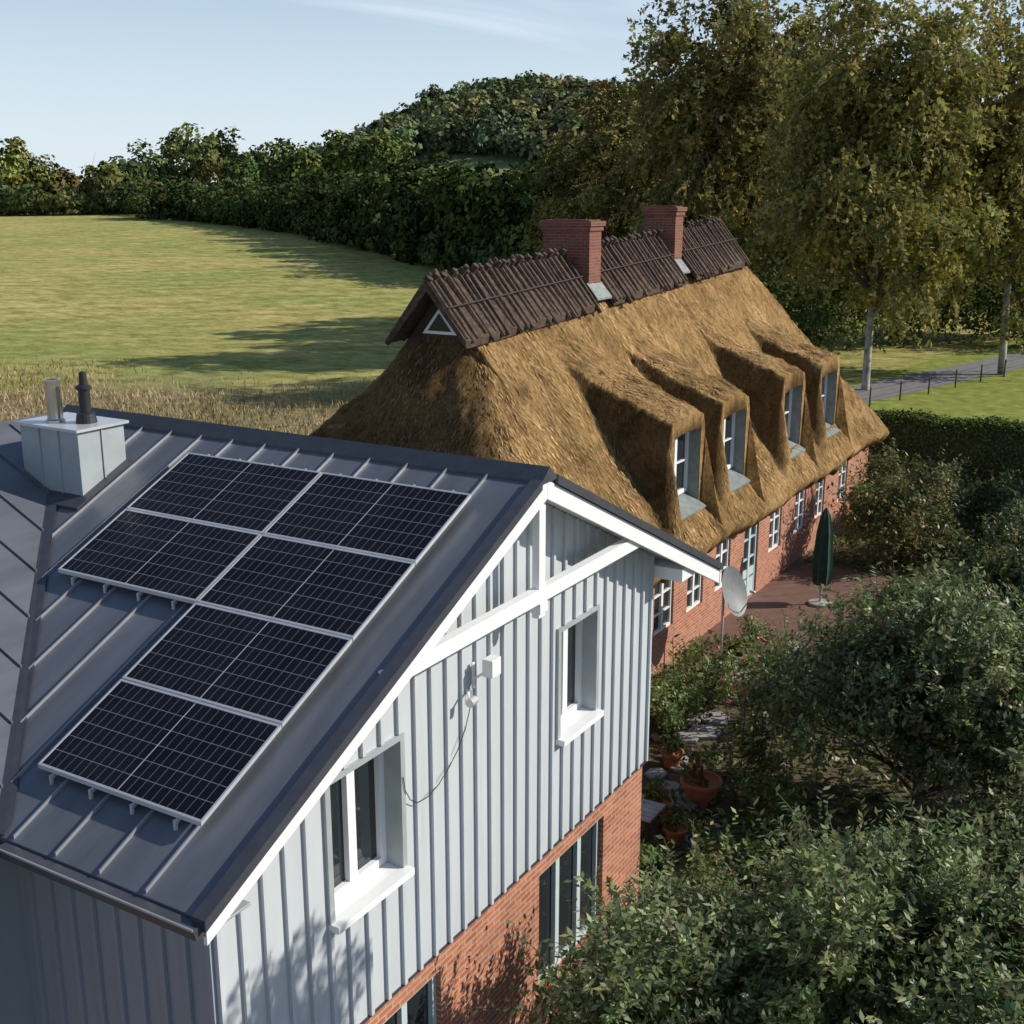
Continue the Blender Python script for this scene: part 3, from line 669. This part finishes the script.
for i in range(34):
    a=15.2+i*.36+random.uniform(-.1,.1); b=8.2+.35*math.sin(i*.5)+random.uniform(-.4,.4); r=random.uniform(.16,.36)
    mb.prism([(a+r*random.uniform(.8,1.1)*math.cos(t),b+r*random.uniform(.8,1.1)*math.sin(t),.01+i*.0005) for t in [k*math.pi/3 for k in range(6)]],(0,0,.05),'stone')
mb.obj('stepping_stone_path')
# ---------------- garden vegetation ----------------
def shrub(name,a,b,r,h,nl,size,col,leaf='leaf',**kw):
    f=Foliage(); n=int(nl*.5/9)+1
    col=np.array(col)*1.7
    cc=f.crown((a,b,h*.48),(r,r,h*.5),max(10,int(r*14)),r*.30+.08,int(nl*.5),size,col,**kw)
    k=rng.integers(0,len(cc),n); st=cc[k]+rng.normal(size=(n,3))*r*.15; st[:,2]=np.maximum(st[:,2],.05)
    f.shoots(st,unit(st-np.array([a,b,h*.3]))*.6+rng.normal(size=(n,3))*.4+np.array([0,0,.6]),.22*h+.1,9,size,col,twig=.005,sag=.15,alt=kw.get('alt'),altp=kw.get('altp',0))
    for i in range(5):
        f.tube(bend((a+random.uniform(-.1,.1),b,0),(a+random.uniform(-r,r)*.6,b+random.uniform(-r,r)*.6,h*.7),3,.2),[.03,.022,.015,.006],5)
    return f.make(name,leaf=leaf)
AP=(.165,.205,.08)
fruit_tree('apple_tree',20.0,3.7,4.3,(2.5,2.5,1.75),2.4,2200,12,.13,AP)
fruit_tree('apple_tree',20.8,.6,4.2,(2.4,2.4,1.6),2.3,1700,12,.13,AP)
fruit_tree('apple_tree',17.4,-.7,4.0,(2.4,2.4,1.5),2.2,1500,12,.13,AP)
fruit_tree('apple_tree',12.3,2.4,3.7,(2.5,2.2,1.2),2.1,2200,12,.12,(.155,.20,.075))
fruit_tree('apple_tree',15.0,.2,3.8,(2.1,2.1,1.2),1.95,1500,12,.12,AP)
fruit_tree('apple_tree',10.7,4.7,3.2,(1.8,1.1,1.0),2.0,950,11,.11,(.155,.20,.075),r0=.07,ncl=40)
tree('pear_tree',11.5,-.3,9.2,(.9,.9,1.0),.4,.11,8.1,2600,.14,AP,ncl=26,cr=.35,nlimb=16)
for (a,b,r,h,n,c) in [(35.2,7.7,1.7,3.3,9000,(.08,.09,.03)),(37.5,5.6,1.5,2.3,6000,(.05,.07,.025)),(33.0,4.2,1.6,2.2,6000,(.06,.08,.03)),(30.5,4.2,1.4,1.9,6000,(.05,.08,.03)),
    (40.5,8.2,1.2,2.0,4000,(.05,.07,.025)),(36.0,2.4,1.2,1.6,5000,(.05,.07,.03)),(27.8,5.4,1.3,1.6,5000,(.06,.09,.03)),(31.5,1.4,1.5,2.1,5000,(.05,.07,.03)),
    (26.5,1.6,1.5,2.0,5000,(.06,.08,.03)),(24.6,4.9,1.1,1.5,4500,(.06,.09,.035)),(43.0,4.9,1.0,1.6,4000,(.05,.07,.025)),(41.5,-1.5,1.5,2.3,4000,(.06,.08,.03))]:
    shrub('garden_shrub',a,b,r,h,n,.15,c,alt=(.4,.32,.09),altp=.07)
for (a,b,r,h,n,c) in [(20.6,8.9,.8,1.2,3200,(.12,.16,.055)),(22.4,8.6,.7,1.4,2800,(.09,.13,.04)),(20.2,6.6,.6,1.9,2200,(.07,.10,.03)),(22.3,6.6,.8,2.4,2800,(.07,.10,.03)),(18.0,5.8,.5,1.1,1800,(.08,.11,.03)),
    (16.0,5.7,.6,1.0,1800,(.08,.11,.03)),(23.8,7.9,.7,1.1,2600,(.11,.15,.045)),(19.1,9.5,.6,.9,2000,(.12,.17,.05)),(17.3,9.4,.6,.8,1800,(.09,.13,.04)),(15.6,6.9,.35,.6,1100,(.1,.14,.04)),(14.2,5.4,.6,1.2,2000,(.08,.11,.035)),(26.2,9.1,.5,.8,1400,(.11,.15,.05)),(21.4,9.6,.5,1.3,1500,(.12,.17,.05)),(15.8,8.9,.45,.9,1300,(.1,.14,.045))]:
    shrub('rose_bush',a,b,r,h,n,.10,c,alt=(.6,.13,.15),altp=.02)
f=Foliage()
for (a,b,n) in [(20.8,7.3,6),(22.6,7.4,6),(19.4,6.7,5),(21.6,8.6,5)]:
    st=np.stack([a+rng.normal(size=n)*.25,b+rng.normal(size=n)*.25,np.full(n,.02)],1)
    dr=np.array([0,0,1.])+rng.normal(size=(n,3))*.12; f.shoots(st,dr,1.9,26,.16,(.15,.2,.06),asp=.5,twig=.012)
    tp=st+unit(dr)*1.7; pp=np.repeat(tp,3,0)+rng.normal(size=(n*3,3))*np.array([.06,.06,.15]); f.leaves(pp,rng.normal(size=(n*3,3)),.10,.9,.5,np.array((.65,.16,.20))*gv(n*3,.25))
f.make('hollyhock')
f=Foliage(); n=24000
a=rng.uniform(14.5,46,n); b=rng.uniform(-3,10.2,n)
k=~((a>26.5)&(a<33.8)&(b>7.4))&~((a>35.8)&(a<44.6)&(b<4))&~((a<25.5)&(abs(b-8.2)<.55))
a,b=a[k],b[k]; n=len(a); hh=.05+.3*rng.random(n)*(.5+.5*np.sin(a*1.9)*np.cos(b*2.3))
C=np.array((.13,.17,.05))*gv(n,.35); q=rng.random(n)<.02; C[q]=np.array((.55,.48,.40))
f.leaves(np.stack([a,b,hh],1),np.tile([0,0,1.],(n,1)),.18,.5,.7,C); f.make('garden_perennials')
f=Foliage(); n=50000
a=rng.uniform(45.4,46.8,n); b=rng.uniform(-12,12.6,n); z=rng.uniform(0,2.45,n)
s=rng.integers(0,3,n); a=np.where(s==0,45.4+rng.normal(size=n)*.07,a); z=np.where(s>=1,2.45+.08*rng.normal(size=n)+.06*np.sin(b*2),z)
out=np.where((s==0)[:,None],[-1.,0,0],[0,0,1.])
f.leaves(np.stack([a,b,z],1),out,.13,.6,1.,np.array((.095,.12,.035))*gv(n,.3))
f.make('hedge',leaf='leaf_far')
mb=MB(); mb.box(45.5,46.7,-12,12.5,0,2.38,'soil'); o=mb.obj('hedge_core'); o.parent=bpy.data.objects['hedge']
f=Foliage(); n=66000
X=rng.uniform(-48,6,n); Y=28+52*rng.random(n)**1.15; a,b=AB(X,Y); k=(b>20.2)&(Y<69+14*(vn(a+50,b+50,.07,15)-.5)+4*rng.normal(size=n)); a,b=a[k],b[k]; n=len(a)
L=rng.uniform(.12,.5,n)*(.5+.9*vn(a+50,b+50,.35,9)); t=unit(np.stack([rng.normal(size=n)*.4,rng.normal(size=n)*.4,np.ones(n)],1)); w=unit(np.cross(t,rng.normal(size=(n,3))))
mixc=np.clip(rng.random((n,1))*.7+.9*(vn(a+50,b+50,.2,11)[:,None]-.25),0,1); C=np.array((.15,.16,.05))*(1-mixc)+np.array((.50,.37,.22))*mixc
f.quads(np.stack([a,b,L*.45],1),t,w,L,.06,C); f.make('meadow_grass',leaf='leaf_far')
# ---------------- woodland ----------------
def mass(name,items,leafsz,per,col,ncl=14,cvar=.3,hv=.2,inner=.5,rv=.1):
    f=Foliage()
    for it in items:
        X,Y,h,r=it[:4]
        a,b=AB(X,Y); z=float(terrain(a,b)); cc=np.array(it[4] if len(it)>4 else col)*float(gv(1,hv)[0,0])*np.array([np.clip(1+rv*rng.normal(),.85,1.2),1,1])
        f.crown((a,b,z+h*.53),(r,r,h*.5),ncl,r*.42,per,leafsz,cc,asp=.75,bias=1.1,inner=inner,cvar=cvar,lvar=.2,rv=rv)
        f.tube([(a,b,z-.5),(a,b,z+h*.6)],[.35,.15],5)
    return f.make(name,leaf='leaf_far')
def lerp(pts,t):
    xs=[p[0] for p in pts]; return [float(np.interp(t,xs,[p[i] for p in pts])) for i in range(1,len(pts[0]))]
def uX(u,Y): return (u-512)/1241*Y
items=[]
L1=[(0,150,295,6.5),(1,235,262,7),(2,300,232,9),(3,360,196,11),(4,430,165,12),(5,490,146,12.5),(6,560,135,12.5),(7,660,128,13),(8,780,122,13),(9,1100,120,13)]
for i in range(62):
    t=i/61*9; u,Y,h=lerp(L1,t)
    for d in(0,1):
        YY=Y+d*rng.uniform(7,14)+rng.uniform(-3,3); items.append((uX(u+rng.uniform(-8,8),YY),YY,h*rng.uniform(.78,1.14),rng.uniform(4,6)))
    items.append((uX(u,Y-4),Y-4,rng.uniform(3,5),3.2,(.06,.08,.028)))
mass('hedgerow_trees',items,.85,950,(.055,.073,.024))
items=[]
GR=(.12,.15,.045)
for u,Y,h,r,c in [(-70,330,19,8,GR),(-30,325,19,8,GR),(3,318,20.5,9,(.15,.20,.05)),(24,330,18,8,(.13,.17,.05)),(50,335,12,6,(.14,.11,.055)),(70,345,11,5,(.12,.12,.055)),(90,350,8,5,GR),(110,320,13,6.5,GR),(128,330,15,7,(.13,.16,.055)),(150,335,16,7,GR),(163,350,10,5,GR),
     (185,340,20,8,GR),(203,338,22,9,(.12,.15,.05)),(225,345,20,8,GR),(240,330,15,6,GR),(262,350,15,8,(.14,.15,.055)),(285,350,16,8,GR),(310,345,15,8,GR),(335,350,17,8,GR),(360,345,17,8,GR),(385,350,16,8,GR)]+[(u_,316,rng.uniform(5,9),5.5,(.09,.11,.04)) for u_ in range(-60,250,14)]:
    items.append((uX(u,Y),Y,h,r,c))
mass('distant_field_trees',items,1.3,1500,GR,ncl=26,cvar=.22,hv=.1,inner=.2)
items=[]
for i in range(330):
    Y=rng.uniform(385,560); u=rng.uniform(235,760) if i%3==0 else rng.uniform(340,580)
    g_=rng.random(); c=(.135,.155,.07) if g_<.6 else ((.18,.165,.075) if g_<.75 else (.115,.15,.075))  # paler foliage tints carry the distance haze in the colour
    items.append((uX(u,Y),Y,rng.uniform(8,14),rng.uniform(5.5,9),c))
items=[q for q in items if not(abs(q[0]-uX(640,450))<14 and q[1]<462) and not(abs(q[0]-uX(425,420))<6 and q[1]<425)]
mass('hill_woodland',items,1.9,400,(.2,.2,.1),ncl=12,cvar=.25,hv=.2,inner=.35,rv=.06)
items=[]
for u in np.arange(-400,420,12):
    Y=rng.uniform(900,1300); items.append((uX(u,Y),Y,rng.uniform(8,15),rng.uniform(12,18)))
mass('distant_woodland',items,5,120,(.18,.23,.22),ncl=8)  # pale blue-green leaf tint is painted aerial haze
a0,b0=AB(uX(640,450),450); zz=float(terrain(a0,b0)); mb=MB()
mb.box(a0-4,a0+4,b0-7,b0+7,zz-1,zz+4,'brick2'); mb.prism([(a0-4.6,b0-7.6,zz+4),(a0+4.6,b0-7.6,zz+4),(a0,b0-7.6,zz+8.5)],(0,15.2,0),'terra')
for i in range(3): mb.box(a0-4.1,a0-4.01,b0-5+i*4,b0-3.8+i*4,zz+1.2,zz+2.8,'white')
mb.obj('distant_farmhouse')
a0,b0=AB(uX(95,1500),1500); mb=MB(); zz=float(terrain(a0,b0)); mb.tube((a0,b0,zz),(a0,b0,zz+36),.8,.4,'white',8)
for k in range(3):
    t=math.radians(20+120*k); mb.tube((a0,b0,zz+36),(a0+.515*17*math.sin(t),b0-.857*17*math.sin(t),zz+36+17*math.cos(t)),.5,.15,'white',5)
mb.obj('wind_turbine')
def Bp(u,Y): return AB(uX(u,Y),Y)
BI=(.235,.225,.06)
birch('birch_tree',*Bp(880,67),23.5,(6.4,6.4,9.8),13.3,2700,12,.31,BI,ncl=130)
birch('birch_tree',*Bp(1020,73),24,(5.8,5.8,9.8),13.3,2100,12,.33,BI,ncl=110)
birch('birch_tree',*Bp(712,80),25.5,(5.2,5.2,11),14.4,2400,12,.34,(.20,.19,.055),ncl=110)
birch('birch_tree',*Bp(795,88),26,(5.8,5.8,11.5),14.3,2400,12,.36,(.215,.205,.06),ncl=110)
a,b=Bp(612,95); tree('oak_tree',a,b,18.5,(4.6,4.6,8),.15,.35,10.8,17000,.40,(.17,.155,.05),ncl=80,cr=1.3,nlimb=30,leaf='leaf_far')
a,b=Bp(572,100); tree('oak_tree',a,b,15.5,(4.0,4.0,6.5),.15,.35,9,12000,.44,(.13,.125,.042),ncl=60,cr=1.3,nlimb=20,leaf='leaf_far')
a,b=Bp(660,104); tree('oak_tree',a,b,18.5,(4.2,4.2,8),.15,.35,10,12000,.44,(.155,.14,.05),ncl=60,cr=1.3,nlimb=20,leaf='leaf_far')
a,b=Bp(1080,95); tree('oak_tree',a,b,24,(7,7,10),.15,.4,14,14000,.5,(.16,.15,.05),ncl=80,cr=1.6,nlimb=20,leaf='leaf_far')
for u,Y,r,h in((800,78,3.2,5),(840,84,3.2,6),(760,84,3.4,6),(905,88,3.5,6),(960,90,3.5,6.5),(1020,92,3.5,6),(700,82,3,6),(1060,86,3.5,6)):
    a,b=Bp(u,Y); shrub('undergrowth_bush',a,b,r,h,4000,.35,(.06,.075,.025),leaf='leaf_far')
tree('oak_tree',49.5,-9.5,15,(5,5,5.5),.2,.3,9.0,8000,.55,(.08,.1,.035),ncl=70,cr=1.3,leaf='leaf_far')
tree('oak_tree',40.5,-11.5,12,(3.8,3.8,4.2),.2,.3,7.5,6000,.5,(.08,.1,.035),ncl=60,cr=1.2,leaf='leaf_far')
# ---------------- light, sky, camera ----------------
sd=Vector((.55*math.cos(math.radians(32)),-.835*math.cos(math.radians(32)),math.sin(math.radians(32))))
L=bpy.data.lights.new('sun','SUN'); L.energy=5; L.angle=math.radians(.5); L.color=(1,.935,.82)
lo=bpy.data.objects.new('sun',L); lo.rotation_euler=sd.to_track_quat('Z','Y').to_euler(); sc.collection.objects.link(lo)
w=bpy.data.worlds.new('World'); sc.world=w; w.use_nodes=True; nt=w.node_tree; bg=nt.nodes['Background']
sk=nt.nodes.new('ShaderNodeTexSky'); sk.sky_type='NISHITA'; sk.sun_disc=False; sk.sun_elevation=math.radians(32); sk.sun_rotation=math.radians(146.6)
sk.air_density=1.0; sk.dust_density=.2; sk.ozone_density=2
tc=nt.nodes.new('ShaderNodeTexCoord'); mp=nt.nodes.new('ShaderNodeMapping'); mp.inputs['Scale'].default_value=(1,1,7)
mp.inputs['Rotation'].default_value=(.18,.12,0); mp.inputs['Location'].default_value=(.4,.2,.3)
nt.links.new(tc.outputs['Generated'],mp.inputs['Vector']); n=nt.nodes.new('ShaderNodeTexNoise'); n.inputs['Scale'].default_value=2.0; n.inputs['Detail'].default_value=8; n.inputs['Distortion'].default_value=.9
nt.links.new(mp.outputs[0],n.inputs['Vector'])
sp=nt.nodes.new('ShaderNodeSeparateXYZ'); nt.links.new(tc.outputs['Generated'],sp.inputs[0])
hz=nt.nodes.new('ShaderNodeMapRange'); hz.inputs[1].default_value=.0; hz.inputs[2].default_value=.18; hz.inputs[3].default_value=.85; hz.inputs[4].default_value=.3; nt.links.new(sp.outputs[2],hz.inputs[0])
r=nt.nodes.new('ShaderNodeValToRGB'); r.color_ramp.elements[0].position=.36; r.color_ramp.elements[0].color=(0,0,0,1); r.color_ramp.elements[1].position=.62; r.color_ramp.elements[1].color=(.85,.85,.85,1)
nt.links.new(n.outputs['Fac'],r.inputs['Fac'])
fc=math_(nt,'MAXIMUM',r.outputs[0],hz.outputs[0])
hi=nt.nodes.new('ShaderNodeMapRange'); hi.inputs[1].default_value=.2; hi.inputs[2].default_value=.36; hi.inputs[3].default_value=1; hi.inputs[4].default_value=.05; nt.links.new(sp.outputs[2],hi.inputs[0])
fc=math_(nt,'MULTIPLY',fc,hi.outputs[0])
mx=nt.nodes.new('ShaderNodeMixRGB'); mx.inputs[2].default_value=(6.5,7.5,8.7,1)
nt.links.new(fc,mx.inputs[0]); nt.links.new(sk.outputs[0],mx.inputs[1]); nt.links.new(mx.outputs[0],bg.inputs['Color'])
bg.inputs['Strength'].default_value=.115
cam=bpy.data.cameras.new('camera'); co=bpy.data.objects.new('camera',cam); sc.collection.objects.link(co)
co.location=(0,0,10.6); co.rotation_euler=(math.radians(90-14.8),0,math.radians(-59)); cam.lens=1200/1024*36; cam.sensor_width=36; cam.clip_end=12000; cam.clip_start=.1
sc.camera=co
sc.view_settings.view_transform='Standard'; sc.view_settings.look='None'; sc.view_settings.exposure=0
